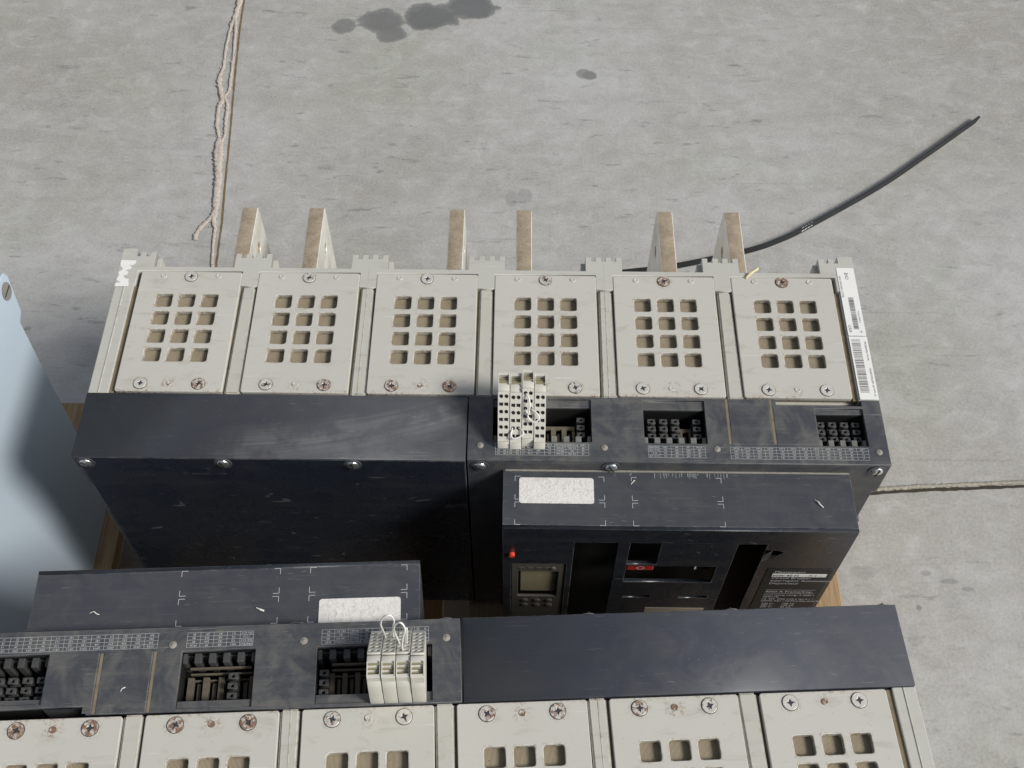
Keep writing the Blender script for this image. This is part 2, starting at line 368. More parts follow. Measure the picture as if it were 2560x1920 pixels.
class M:
    def __init__(s): s.b = bmesh.new()
    def merge(s, bm, mat=None, idx=0, T=None):
        me = bpy.data.meshes.new('t'); bm.to_mesh(me); bm.free(); s.add(me, T, idx); bpy.data.meshes.remove(me)
    def add(s, me, T=None, idx=0):
        n0 = len(s.b.verts); f0 = len(s.b.faces)
        s.b.from_mesh(me); s.b.verts.ensure_lookup_table(); s.b.faces.ensure_lookup_table()
        if T is not None: bmesh.ops.transform(s.b, matrix=T, verts=s.b.verts[n0:])
        for f in s.b.faces[f0:]: f.material_index = idx
        return s
    def box(s, x0, x1, y0, y1, z0, z1, b=0.0006, idx=0, T=None, seg=2):
        bm = bmesh.new()
        bmesh.ops.create_cube(bm, size=1, matrix=Matrix.Translation(((x0 + x1) / 2, (y0 + y1) / 2, (z0 + z1) / 2)) @ Matrix.Diagonal((x1 - x0, y1 - y0, z1 - z0, 1)))
        if b > 0:
            bmesh.ops.bevel(bm, geom=bm.edges[:], offset=b, segments=seg, affect='EDGES', profile=0.5)
        s.merge(bm, idx=idx, T=T); return s
    def cyl(s, c, r, h, ax='z', n=24, b=0.0, idx=0, r2=None):
        bm = bmesh.new()
        T = Matrix.Translation(c)
        if ax == 'y': T = T @ Matrix.Rotation(R_(90), 4, 'X')
        if ax == 'x': T = T @ Matrix.Rotation(R_(90), 4, 'Y')
        bmesh.ops.create_cone(bm, cap_ends=True, segments=n, radius1=r, radius2=r if r2 is None else r2, depth=h, matrix=T)
        if b > 0: bmesh.ops.bevel(bm, geom=[e for e in bm.edges if len(e.link_faces) == 2 and min(len(f.verts) for f in e.link_faces) == 4 and max(len(f.verts) for f in e.link_faces) > 4], offset=b, segments=2, affect='EDGES')
        s.merge(bm, idx=idx); return s
    def dome(s, c, r, h, idx=0, ax='z'):
        bm = bmesh.new(); T = Matrix.Translation(c)
        if ax == 'y': T = T @ Matrix.Rotation(R_(90), 4, 'X')
        bmesh.ops.create_uvsphere(bm, u_segments=20, v_segments=10, radius=1, matrix=T @ Matrix.Diagonal((r, r, h, 1)))
        s.merge(bm, idx=idx); return s
    def tube(s, pts, r, n=10, sub=5, idx=0, jit=0.0, flat=1.0):
        P = [Vector(p) for p in pts]; Q = []
        for i in range(len(P) - 1):
            p0 = P[max(i - 1, 0)]; p1 = P[i]; p2 = P[i + 1]; p3 = P[min(i + 2, len(P) - 1)]
            for k in range(sub):
                t = k / sub
                Q.append(0.5 * ((2 * p1) + (-p0 + p2) * t + (2 * p0 - 5 * p1 + 4 * p2 - p3) * t * t + (-p0 + 3 * p1 - 3 * p2 + p3) * t ** 3))
        Q.append(P[-1]); bm = bmesh.new(); rings = []
        up = Vector((0.13, 0.21, 0.97)).normalized()
        for i, q in enumerate(Q):
            d = (Q[min(i + 1, len(Q) - 1)] - Q[max(i - 1, 0)]).normalized()
            a = d.cross(up)
            if a.length < 0.05: a = d.cross(Vector((1, 0, 0)))
            a.normalize(); c = a.cross(d).normalized()
            ri = (r[min(int(i / sub), len(r) - 1)] if isinstance(r, (list, tuple)) else r)
            rings.append([bm.verts.new(q + (a * math.cos(2 * math.pi * k / n) + c * flat * math.sin(2 * math.pi * k / n)) * ri * (1 + random.uniform(-jit, jit))) for k in range(n)])
        for i in range(len(rings) - 1):
            for k in range(n): bm.faces.new((rings[i][k], rings[i][(k + 1) % n], rings[i + 1][(k + 1) % n], rings[i + 1][k]))
        bm.faces.new(rings[0][::-1]); bm.faces.new(rings[-1])
        for f in bm.faces: f.smooth = True
        s.merge(bm, idx=idx); return s
    def mesh(s, name, dz=0.0):
        if dz: bmesh.ops.translate(s.b, vec=(0, 0, dz), verts=s.b.verts[:])
        bmesh.ops.recalc_face_normals(s.b, faces=s.b.faces[:])
        me = bpy.data.meshes.new(name); s.b.to_mesh(me); s.b.free(); return me

def smooth(me):
    for p in me.polygons: p.use_smooth = True
    return me
def link(name, me, mats, parent=None, loc=None, rot=None):
    if not isinstance(mats, (list, tuple)): mats = [mats]
    if not me.materials:
        for m in mats: me.materials.append(MAT[m])
    o = bpy.data.objects.new(name, me); C.objects.link(o); o.parent = parent
    if loc is not None: o.location = loc
    if rot is not None: o.rotation_euler = rot
    return o
def tag(o, label, cat, group=None, kind=None):
    if label: o['label'] = label
    if cat: o['category'] = cat
    if group: o['group'] = group
    if kind: o['kind'] = kind
    return o
def struct(o): o['kind'] = 'structure'; return o
H = 0.352
def XZ(y): return Matrix.Translation((0, y, 0)) @ Matrix.Rotation(R_(90), 4, 'X')     # shape (x,y) -> world (x,z), front faces -y
def YZ(x): return Matrix.Translation((x, 0, 0)) @ Matrix(((0, 0, 1, 0), (1, 0, 0, 0), (0, 1, 0, 0), (0, 0, 0, 1)))   # shape (x,y) -> (y,z)
def XY(z): return Matrix.Translation((0, 0, z))

# ================================================================== the setting
fm = M(); fm.b.faces.new([fm.b.verts.new(p) for p in ((-25, -25, 0), (25, -25, 0), (25, 25, 0), (-25, 25, 0))])
struct(link('floor', fm.mesh('floor'), 'floor'))

def strip(pts, wd, z, jit=0.0):
    m = M(); L = []; n = len(pts)
    Q = []
    for i in range(n - 1):
        a = Vector(pts[i]); b = Vector(pts[i + 1]); k = max(2, int((b - a).length / 0.008))
        Q += [a.lerp(b, j / k) for j in range(k)]
    Q.append(Vector(pts[-1]))
    for i, q in enumerate(Q):
        d = (Q[min(i + 1, len(Q) - 1)] - Q[max(i - 1, 0)]).normalized(); nn = Vector((-d.y, d.x))
        w1 = wd / 2 * (1 + random.uniform(-jit, jit)); w2 = wd / 2 * (1 + random.uniform(-jit, jit))
        L.append((m.b.verts.new((q.x + nn.x * w1, q.y + nn.y * w1, z)), m.b.verts.new((q.x - nn.x * w2, q.y - nn.y * w2, z))))
    for i in range(len(L) - 1): m.b.faces.new((L[i][0], L[i][1], L[i + 1][1], L[i + 1][0]))
    return m.mesh('strip')
seam = [(-0.52, 1.9), (-0.5018, 1.3078), (-0.4977, 1.2781), (-0.4945, 1.1961), (-0.4869, 1.0904), (-0.4814, 1.0202), (-0.4727, 0.9196), (-0.4668, 0.8399), (-0.4625, 0.7823), (-0.4575, 0.7266), (-0.4531, 0.6375), (-0.4485, 0.5863), (-0.43, 0.232)]
struct(link('floor_joint', strip([(x + 0.004, y) for x, y in seam], 0.0032, 0.0006, 0.25), 'seam'))
struct(link('floor_joint', strip([(0.2, 0.205), (0.543, 0.2325), (0.612, 0.238), (0.752, 0.246), (1.6, 0.30)], 0.0050, 0.0006, 0.3), 'seam_dark'))

st1 = [(-0.5018, 1.3078), (-0.5009, 1.278), (-0.5027, 1.2341), (-0.5074, 1.2006), (-0.5071, 1.1446), (-0.5053, 1.0901), (-0.5083, 1.059), (-0.4988, 1.0199), (-0.493, 1.0071), (-0.4973, 0.9858), (-0.494, 0.944), (-0.4855, 0.9072), (-0.4842, 0.8791), (-0.4794, 0.8475), (-0.4747, 0.8165), (-0.4721, 0.7897), (-0.4678, 0.7522), (-0.4728, 0.73), (-0.4838, 0.7116), (-0.4905, 0.6935), (-0.4904, 0.681)]
st2 = [(-0.5007, 1.2198), (-0.4969, 1.1819), (-0.4914, 1.1219), (-0.4883, 1.0681), (-0.4862, 1.0288), (-0.4909, 1.0136), (-0.483, 0.9902), (-0.4804, 0.9525), (-0.4771, 0.9196), (-0.4814, 0.8992)]
st3 = [(-0.4814, 0.8992), (-0.4798, 0.8792), (-0.476, 0.8476), (-0.4724, 0.8165), (-0.4701, 0.7898), (-0.4664, 0.7523), (-0.4667, 0.7265), (-0.462, 0.7047), (-0.4598, 0.6725), (-0.4558, 0.634), (-0.4506, 0.5862), (-0.43, 0.25)]
m = M()
def crumb(st, r): m.tube([(x + random.uniform(-.0006, .0006), y, 0.0018) for x, y in st], [q * .85 for q in r], 8, 9, 0, 0.45, 0.28)
crumb([(-0.515, 1.9)] + st1, [.004, .005, .0055, .0050, .0032, .003, .0036, .005, .006, .005, .0036, .0034, .006, .007, .0065, .006, .0058, .005, .0042, .0040, .0042, .004])
crumb(st2, [.004, .003, .0026, .003, .0028, .0034, .0036, .0028, .0028, .004])
crumb(st3, [.005, .0065, .0060, .0062, .006, .005, .0036, .0026, .0024, .0024, .002, .002])
for i in range(160):
    x, y = random.choice(st1[:18] + st2 + st3[:8]); y += random.uniform(-.02, .02); x += random.uniform(-.006, .005)
    m.dome((x, y, 0.001), random.uniform(.0007, .002), .001)
tag(link('joint_filler', m.mesh('filler'), 'filler'), 'pale crumbly filler strands squeezed out along the floor joint behind the rear breaker', 'joint filler')
m = M()
P = [(0.30, 0.219), (0.543, 0.2385), (0.60, 0.2435), (0.66, 0.247), (0.752, 0.2525), (1.1, .277), (1.6, .306)]
Q = [Vector((P[i][0], P[i][1])).lerp(Vector((P[i + 1][0], P[i + 1][1])), k / 12) for i in range(len(P) - 1) for k in range(12)]
m.tube([(q.x, q.y, 0.0008) for q in Q], .0032, 8, 3, 0, 0.35, 0.5)
tag(link('joint_filler', m.mesh('filler2'), 'filler_grey'), 'thin greyish bead of filler along the floor joint at the right', 'joint filler')

# ------------------------------------------------------------------ pallet
def make_pallet():
    t = bpy.data.objects.new('wooden_pallet', None); C.objects.link(t); t.location = (-0.09, -0.26, 0)
    tag(t, 'low pallet of rough brown boards under the breakers', 'pallet')
    ox, oy = -0.09, -0.26
    xs = [(-0.600, -0.457), (-0.385, -0.285), (-0.215, -0.09), (-0.021, 0.098), (0.165, 0.265), (0.315, 0.425)]
    for a, b in xs:
        m = M(); m.box(a - ox, b - ox, -0.80 - oy + random.uniform(-.004, .004), 0.279 - oy, 0.122, 0.144 + random.uniform(-.002, 0), 0.0015)
        link('deck_board', m.mesh('b'), 'wood', t)
    for y in (-0.78, -0.31, 0.17):
        m = M(); m.box(-0.6 - ox, 0.425 - ox, y - oy, y + 0.10 - oy, 0.100, 0.1215, 0.001)
        link('cross_board', m.mesh('b'), 'wood', t)
        for x in (-0.6, -0.16, 0.325):
            m = M(); m.box(x - ox, x + 0.10 - ox, y - oy, y + 0.10 - oy, 0.020, 0.0995, 0.001); link('block', m.mesh('b'), 'wood', t)
    for x in (-0.6, -0.16, 0.325):
        m = M(); m.box(x - ox, x + 0.10 - ox, -0.80 - oy, 0.279 - oy, 0.0005, 0.0195, 0.001); link('bottom_board', m.mesh('b'), 'wood', t)
make_pallet()

# ================================================================== circuit breaker
PITCH = 0.1223
CX = [(-2.5 + i) * PITCH for i in range(6)]
def make_plate_mesh():
    outl = [rrect(-.0522, .0522, -.0741, .0737, .0022)]
    for i in range(3):
        for j in range(4):
            x = (i - 1) * .0233; y = -.0309 + j * .0224
            outl.append(rrect(x - .0083, x + .0083, y - .0081, y + .0081, .0026, 3))
    m = M(); m.add(shape(outl, .0058, .0007, 2), XY(-.0023)); return m.mesh('arc_chute_plate')
def make_screw_mesh():
    m = M()
    m.cyl((0, 0, .0002), .0068, .0003, n=28, idx=1)
    m.add(shape([circ(0, 0, .0063, 28), star(0, 0, .0036, .0015, 4, .6)], .0012, .00035), XY(.0006), 0)
    m.cyl((0, 0, .0005), .0040, .0002, n=16, idx=1)
    return m.mesh('screw')
def make_rivet_mesh():
    m = M(); m.add(shape([circ(0, 0, .0028, 18), circ(0, 0, .0019, 16)], .0008, .0002), XY(.0004), 0); m.cyl((0, 0, .0004), .0019, .0003, n=14, idx=0)
    return m.mesh('rivet')
PLATE = make_plate_mesh(); SCREWS = [make_screw_mesh() for _ in range(3)]; RIVETS = [make_rivet_mesh() for _ in range(3)]
STAGE = ['screw', 'screw_spotted', 'screw_rusty']
m = M(); m.box(-.05, .05, -.072, .072, -.0100, -.0058, 0); GRID = m.mesh('grid')

def table(m, x0, x1, y0, y1, cols, rows, z=0.00028, tw=0.0002, size=None, flip=False):
    """cols: list of relative x positions of lines; rows: list of row strings lists"""
    n = len(rows); hy = (y1 - y0) / n
    for i in range(n + 1):
        y = y0 + i * hy; m.add(rect_mesh(x0, x1, y - tw / 2, y + tw / 2, z))
    for c in cols: 
        x = x0 + (x1 - x0) * c; m.add(rect_mesh(x - tw / 2, x + tw / 2, y0, y1, z + 0.00002))
    for i, row in enumerate(rows):
        y = y1 - (i + 0.5) * hy
        for (c, s) in row:
            m.add(text_mesh(s, size or hy * 0.92), Matrix.Translation((x0 + (x1 - x0) * c, y, z + 0.00004)))
def rect_mesh(x0, x1, y0, y1, z):
    me = bpy.data.meshes.new('r'); me.from_pydata([(x0, y0, z), (x1, y0, z), (x1, y1, z), (x0, y1, z)], [], [(0, 1, 2, 3)]); return me

def contact(m, x, y, z, s=.0062):
    me = shape([rrect(-s * .62, s * .62, -s * .42, s * .42), rrect(-s * .2, s * .22, -s * .18, s * .22)], .005, .0003)
    m.add(me, Matrix.Translation((x, y, z))); bpy.data.meshes.remove(me)
    m.box(x - s * .62, x + s * .62, y - s * .42, y + s * .42, z - .012, z - .0035, .0002)

def make_breaker(front):
    """front=True: the rear unit of the photo, whose faces look at the camera. Local origin: bottom, front edge of the top face"""
    t = bpy.data.objects.new('circuit_breaker', None); C.objects.link(t)
    A = front
    # --- grey housing
    m = M()
    m.box(-.3835, -.3640, .0715, .2275, -.337, -.0012, .0008); m.box(.3640, .3835, .0715, .2275, -.337, -.0012, .0008)
    m.box(-.364, .364, .0725, .2270, -.337, -.0105, .0005)                       # core under the plates
    m.box(-.3740, -.3728, .072, .2035, -.0012, -.0005, .0003)
    RX = [(CX[i] + CX[i + 1]) / 2 for i in range(5)]
    ol = [(-.3835, .2040), (-.3625, .2040), (-.3625, .2221)]                     # rear rail, tee heads and toothed tops in one piece
    for rx in RX: ol += [(rx - .0088, .2221), (rx - .0088, .2030), (rx + .0088, .2030), (rx + .0088, .2221)]
    ol += [(.3622, .2221), (.3622, .2040), (.3835, .2040), (.3835, .2500), (.3680, .2500), (.3680, .2415), (.3640, .2415), (.3640, .2470), (.3580, .2470), (.3580, .2415), (.3540, .2415), (.3540, .2470), (.3475, .2470), (.3475, .2277)]
    for rx in RX[::-1]:
        for k in range(3, -1, -1):
            x = rx - .0190 + k * .01065 + random.uniform(-.0003, .0003); a, b = x, x + .0061
            if k == 3: b = rx + .0190; ol.append((b, .2277))
            else: ol.append((b, .2407))
            if k == 0: a = rx - .0190
            ol += [(b, .2462), (a, .2462)]
            ol.append((a, .2277) if k == 0 else (a, .2407))
    ol += [(-.3475, .2277), (-.3475, .2470), (-.3540, .2470), (-.3540, .2415), (-.3580, .2415), (-.3580, .2470), (-.3640, .2470), (-.3640, .2415), (-.3680, .2415), (-.3680, .2515), (-.3835, .2515)]
    m.add(shape([ol], .0120, .0005, 2), XY(-.0060))
    for rx in RX:
        m.box(rx - .0188, rx + .0188, .2280, .2405, -.330, -.0122, .0004)
        sd = 1 if rx < -.01 else -1
        if abs(rx) > .01: m.box(rx + sd * .0190 - .0001 if sd > 0 else rx - .0235, rx + .0235 if sd > 0 else rx - .0189, .2279, .2435, -.330, -.0075, .0004)
    for sg in (-1, 1):
        a, b = sorted((sg * .3830, sg * .3478)); m.box(a, b, .2280, .2412, -.330, -.0122, .0004)
        a, b = sorted((sg * .3474, sg * .3430)); m.box(a, b, .2279, .2435, -.330, -.0060, .0004)
    for i in (1, 3): m.box(RX[i] - .00015, RX[i] + .00015, .2035, .2380, -.0010, .00012, 0)
    link('housing', m.mesh('h', H), 'housing', t)
    # --- ribs between the plates
    for i in range(5):
        rx = (CX[i] + CX[i + 1]) / 2; m = M()
        bm = bmesh.new(); z1 = -.0008
        v = [bm.verts.new(p) for p in ((rx - .0066, .2026, -.0105), (rx + .0072, .2026, -.0105), (rx + .0086, .0717, -.0105), (rx - .0072, .0717, -.0105),
                                       (rx - .0062, .2026, z1), (rx + .0068, .2026, z1), (rx + .0082, .0717, z1), (rx - .0068, .0717, z1))]
        for f in ((0, 1, 2, 3), (7, 6, 5, 4), (0, 4, 5, 1), (1, 5, 6, 2), (2, 6, 7, 3), (3, 7, 4, 0)): bm.faces.new([v[k] for k in f])
        bmesh.ops.bevel(bm, geom=bm.edges[:], offset=.0016, segments=3, affect='EDGES')
        m.merge(bm)
        if i in (1, 3): m.box(rx - .0002, rx + .0003, .0725, .2018, -.0012, -.0005, 0)
        link('rib', m.mesh('rib', H), 'rib', t)
    for i in range(5):
        m = M(); rx = (CX[i] + CX[i + 1]) / 2; m.box(rx - .0092, rx + .0092, .0728, .2028, -.0104, -.0045, 0); link('dust_channel', m.mesh('d', H), 'dirt', t)
    for x in (-.3615, .3615):
        m = M(); m.box(x - .0022, x + .0022, .0728, .2038, -.0104, -.0035, 0); link('dust_channel', m.mesh('d', H), 'dirt', t)
    # --- arc chute plates
    for i in range(6):
        pl = link('arc_chute_plate', PLATE, 'plate', t, (CX[i], .1472, H))
        link('grid', GRID, 'grid', pl)
        hide_left = False
        for (sx, sy) in ((0, .0670), (-.0283, -.0653), (.0283, -.0653)):
            st = ([0, 1, 0, 1, 2, 2][i] if sy > 0 else ([1, 1, 2, 1, 0, 0][i] if A else [0, 1, 1, 1, 2, 2][i])); st = min(2, st + (1 if sy < 0 and sx > 0 and i < 2 and A else 0))
            link('screw', SCREWS[st], [STAGE[st], 'ink'], pl, (sx, sy, .0005), (0, 0, random.uniform(0, 3)))
        for (sx, sy) in ((-.0285, .0678), (.0285, .0678), (0, -.0650)):
            st = 0 if sy > 0 else ([1, 1, 2, 1, 0, 0][i] if A else [2, 2, 2, 1, 2, 2][i]); link('rivet', RIVETS[st], STAGE[st], pl, (sx, sy, .0005))
    # --- busbars
    for i in range(3):
        for dx in (-.0395, .0395):
            x = (i - 1) * .2446 + dx; m = M()
            m.add(shape([rrect(.232, .388, -.215, -.085, .003), circ(.352, -.118, .0070), circ(.352, -.178, .0070)], .0185, .0009), YZ(x))
            me = m.mesh('bar', H)
            for p in me.polygons: p.material_index = 1 if abs(p.normal.x) > .35 else 0  # side faces take the paler material that has sunlight in its colour
            link('busbar', me, ['bar', 'bar_side_lit'], t)
    # --- left cover
    m = M()
    prof = [(0, -.0002), (0, -.050), (.006, -.056), (.006, -.108), (.0, -.115), (0, -.337), (.0712, -.337), (.0712, -.0002)]
    def notched(x0, x1, left):
        xe, sg = (x0, 1) if left else (x1, -1)
        e = [(xe, -.0002), (xe, -.050), (xe + sg * .0045, -.056), (xe + sg * .0045, -.108), (xe + sg * .0005, -.115), (xe + sg * .0005, -.337)]
        return e + [(x1 if left else x0, -.337), (x1 if left else x0, -.0002)]
    m.add(shape([notched(-.3835, -.0147, True)], .0712, .0007, 2), XZ(.0356))
    fc = link('front_cover', m.mesh('c', H), 'cover' if A else 'cover_b', t)
    m = M(); m.box(-.3788, -.0155, -.0005, -.0002, -.336, -.0012, .0001); link('shade_skin', m.mesh('sf', H), 'gloss_shaded', fc)  # added thin dark sheet, carries the shade of the front in its colour
    if A:
        m = M(); m.box(-.4045, -.3845, .010, .20, -.345, -.3415, .0005); m.box(-.3875, -.3845, .012, .20, -.3413, -.205, .0005)
        link('mounting_bracket', m.mesh('mb', H), 'steel_dark', t)
    for x in (-.33, .33):
        for y in (.03, .19): m = M(); m.box(x - .03, x + .03, y - .02, y + .02, -.352, -.3372, .001); link('foot', m.mesh('ft', H), 'black', t)
    # --- control cover with terminal slots
    m = M()
    S1 = (.0102, .1042, .0212, .0705); S2 = (.1540, .2135, .0210, .0705); S3 = (.3195, .3655, .0200, .0655)
    out = [(-.0132, .0002), (.3833, .0002), (.3833, .0714), (.3655, .0714), (.3655, .0646), (.2828, .0646), (.2828, .0714), (-.0132, .0714)]
    holes = [rrect(S1[0], S1[1], S1[2], .0690), rrect(S2[0], S2[1], S2[2], .0690), rrect(S3[0], S3[1], S3[2], .0615)]
    m.add(shape([out] + holes, .004, .0004, 2), XY(-.0018))
    m.add(shape([notched(-.0130, .3833, False)], .0195, .0006, 2), XZ(.0097) @ XY(0) @ Matrix.Translation((0, -.0002, 0)))
    m.box(-.0130, .0095, .0197, .0710, -.337, -.0036, .0003); m.box(.1046, .1534, .0197, .0710, -.06, -.0036, .0003)
    m.box(.2140, .3190, .0197, .0640, -.06, -.0036, .0003); m.box(.3660, .3828, .0197, .0710, -.06, -.0042, .0003)
    m.box(.0097, .3820, .0197, .0710, -.337, -.0602, 0)
    # shelf lips at the rear of slot 1, 2 and 3
    for (a, b, y0, y1) in ((S1[0], S1[1], .0608, .0695), (S2[0], S2[1], .0595 if A else .062, .0695), (S3[0], S3[1], .0565, .0620)):
        m.box(a + .0002, b - .0002, y0, y1, -.020, -.0022, .0006)
    cc = link('control_cover', m.mesh('cc', H), 'control', t)
    for x in (.2337, .2762):
        m = M(); m.box(x, x + .0022, .0208, .0708, -.0002, .0003, 0); link('dust_line', m.mesh('dl', H), 'dirt', cc)
    m = M(); m.box(.2366, .2757, .0204, .0712, -.0004, .0006, .0006); link('blank_cover', m.mesh('bc', H), 'control', t)
    m = M(); m.box(.2792, .3190, .0204, .0645, -.0004, .0006, .0006)
    if not A: m.box(.2792, .286, .0640, .0700, -.0004, .0006, .0003)
    link('blank_cover', m.mesh('bc', H), 'control', t)
    # slot interiors
    def slot(x0, x1, y0, y1, cols, slats, combn, combpos):
        m = M()
        for (a, b, c, d) in ((x0 - .0004, x0, y0, y1), (x1, x1 + .0004, y0, y1), (x0, x1, y0 - .0004, y0), (x0, x1, y1, y1 + .0004)): m.box(a, b, c, d, -.058, -.0045, 0)
        m.box(x0, x1, y0, y1, -.060, -.050, 0)
        s = link('slot', m.mesh('s', H), 'black', t)
        if slats:
            m = M()
            k = slats[2]; wd = (slats[1] - slats[0]) / k
            if A:      # one plate with upright openings and a tongue in each
                m.add(shape([rrect(slats[0], slats[1], y0 + .0085, y1 - .0125)] + [rrect(slats[0] + (i + .5) * wd - wd * .27, slats[0] + (i + .5) * wd + wd * .27, y0 + .0092, y1 - .0160) for i in range(k)], .003, .0002), XY(-.018))
                for i in range(k):
                    x = slats[0] + (i + .5) * wd; m.box(x - wd * .09, x + wd * .09, y0 + .0092, y1 - .0190, -.024, -.020, .0002)
            else:
                m.box(slats[0], slats[1], y0 + .0100, y0 + .0118, -.014, -.0110, .0003)
                m.box(slats[0], slats[1], y0 + .0136, y0 + .0150, -.018, -.0150, .0003)
                for i in range(k + 1):
                    x = slats[0] + i * wd; m.box(x - wd * .20, x + wd * .20, y0 + .0160, y1 - .001, -.024, -.0180, .0003)
                for i in range(k):
                    x = slats[0] + (i + .5) * wd; m.box(x - wd * .13, x + wd * .13, y0 + .0195, y1 - .001, -.030, -.0230, .0003); m.box(x - wd * .3, x + wd * .3, y0 + .0172, y0 + .0184, -.024, -.0205, .0002)
            link('slats', m.mesh('sl', H), 'slat', s)
        for cx in cols:
            for r in range(3): m = M(); contact(m, cx, combpos[1] + (r * .0082), -.011); link('contact', m.mesh('ct', H), 'contact', s)
        m = M(); wd = (x1 - x0 - .002) / combn
        m.box(x0 + .001, x1 - .001, y0 + .0002, y0 + .0016, -.030, -.010, .0003)
        for i in range(combn + 1):
            x = x0 + .001 + i * wd; m.box(max(x - wd * .24, x0 + .0004), min(x + wd * .24, x1 - .0004), y0 + .0006, y0 + .0090, -.026, -.0040, .0005)
        link('comb', m.mesh('cb', H), 'teeth' if A else 'contact', s)
    if A:
        slot(S1[0], S1[1], S1[2], .0606, [.0945], (.0480, .0890, 4), 8, (0, .0345))
        slot(S2[0], S2[1], S2[2], .0593, [.1625, .1740, .1855, .2060], (.1905, .2015, 1), 5, (0, .0340))
        slot(S3[0], S3[1], S3[2], .0563, [.3250, .3365, .3480, .3590], None, 4, (0, .0325))
    else:
        slot(S1[0], S1[1], S1[2], .0700, [.0985], (.0300, .0930, 6), 8, (0, .0400))
        slot(S2[0], S2[1], S2[2], .0618, [.1720], (.1580, .2080, 4), 5, (0, .0400))
        slot(S3[0], S3[1], S3[2], .0620, [.3250, .3365, .3480, .3590], None, 4, (0, .0380))
    # printed tables
    m = M()
    c1 = [0, .132, .27, .392, .525, .635, .755, .88, 1]
    r1 = [[(.068, 'Com'), (.2, 'UC1'), (.335, 'UC2'), (.46, 'UC3'), (.58, 'UC4'), (.695, 'M2C/M6C'), (.82, 'SDE2/Res'), (.94, 'SDE1')],
          [(.035, 'E5'), (.10, 'E6'), (.165, 'Z5'), (.235, 'M1'), (.30, 'M2'), (.36, 'M3'), (.46, 'F2 +'), (.58, 'V3'), (.695, '484/Q3'), (.82, '184/ K2'), (.94, '84')],
          [(.035, 'E3'), (.10, 'E4'), (.165, 'Z3'), (.235, 'Z4'), (.30, 'T3'), (.36, 'T4'), (.46, 'VN'), (.58, 'V2'), (.695, '474/Q2'), (.82, '182'), (.94, '82')],
          [(.035, 'E1'), (.10, 'E2'), (.165, 'Z1'), (.235, 'Z2'), (.30, 'T1'), (.36, 'T2'), (.46, 'F1 -'), (.58, 'V1'), (.695, '471/Q1'), (.82, '181/ K1'), (.94, '81')]]
    table(m, .0131, .1008, .0066, .0192, c1, r1, size=.0024)
    link('printed_table', m.mesh('pt', H), 'print', cc); m = M()
    r2 = [[(.1, 'MN/MX2'), (.3, 'MX1'), (.5, 'XF'), (.7, 'PF'), (.9, 'MCH')], [(.1, 'D2/ C12'), (.3, 'C2'), (.5, 'A2'), (.7, '254'), (.9, 'B2')],
          [(.1, '/ C13'), (.3, 'C3'), (.5, 'A3'), (.7, '252'), (.9, 'B3')], [(.1, 'D1/ C11'), (.3, 'C1'), (.5, 'A1'), (.7, '251'), (.9, 'B1')]]
    table(m, .1569, .2104, .0055, .0180, [0, .2, .4, .6, .8, 1], r2, size=.0025)
    link('printed_table', m.mesh('pt', H), 'print', cc); m = M()
    hd = ['OF24', 'OF23', 'OF22', 'OF21', 'OF14', 'OF13', 'OF12', 'OF11', 'OF4', 'OF3', 'OF2', 'OF1']
    nb = ['24', '23', '22', '21', '14', '13', '12', '11', '4', '3', '2', '1']
    r3 = [[((i + .5) / 12, h) for i, h in enumerate(hd)]] + [[((i + .5) / 12, b + s) for i, b in enumerate(nb)] for s in '421']
    table(m, .2340, .3637, .0049, .0177, [i / 12 for i in range(13)], r3, size=.0025)
    link('printed_table', m.mesh('pt', H), 'print', cc)
    for x, y in ((-.0014, .0167), (.1155, .0155), (.2216, .0153), (.3737, .0138)):
        m = M(); m.dome((x, y, 0), .0034, .0016); m.cyl((x, y, .0013), .0009, .0009, n=8)
        link('boss', smooth(m.mesh('bs', H)), 'boss', cc)
    # --- face screws in recesses on the front face
    for x, z in ((-.3725, -.0100), (-.2430, -.0088), (-.1210, -.0088), (-.0014, -.0088), (.1222, -.0082), (.3722, -.0105)):
        m = M()
        m.add(shape([circ(0, 0, .0086), circ(0, 0, .0060)], .0006, .0002), Matrix.Translation((x, -.0008, z)) @ Matrix.Rotation(R_(90), 4, 'X'), 1)
        m.cyl((x, -.0008, z), .0062, .0005, 'y', idx=2)
        m.dome((x, -.0012, z), .0058, .0024, 0, 'y')
        m.box(x - .0050, x + .0050, -.0038, -.0012, z - .0006, z + .0006, 0, 2, T=Matrix.Translation((x, 0, z)) @ Matrix.Rotation(random.uniform(.6, 1.8), 4, 'Y') @ Matrix.Translation((-x, 0, -z)))
        link('face_screw', m.mesh('fs', H), ['zinc', 'cover', 'hole'], t)
    # --- escutcheon (protruding operator housing)
    m = M(); Y0 = -.0620; xa, xb = .0207, .3478
    holes = [rrect(.0885, .2690, -.300, -.0435), rrect(.0290, .0825, -.265, -.0920)]
    fing = [(.2697, -.0560), (.283, -.0575), (.2875, -.0605), (.2855, -.0645), (.279, -.072), (.2697, -.0805)]
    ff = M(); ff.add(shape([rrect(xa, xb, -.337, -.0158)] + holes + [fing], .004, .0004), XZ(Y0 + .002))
    m.box(xa, xb, Y0 + .0041, -.0001, -.0205, -.0158, .0002)                     # top
    m.box(xa, xa + .004, Y0 + .0041, -.0001, -.337, -.0207, .0002); m.box(xb - .004, xb, Y0 + .0041, -.0001, -.337, -.0207, .0002)
    es = link('escutcheon', m.mesh('es', H), 'esc', t); link('face', ff.mesh('ff', H), 'esc_face_shaded', es)  # front frame gets the shade-darkened plastic
    m = M(); m.box(xa + .0042, xb - .0042, -.036, -.030, -.336, -.022, 0); link('inner_wall', m.mesh('iw', H), 'black', es)
    m = M()
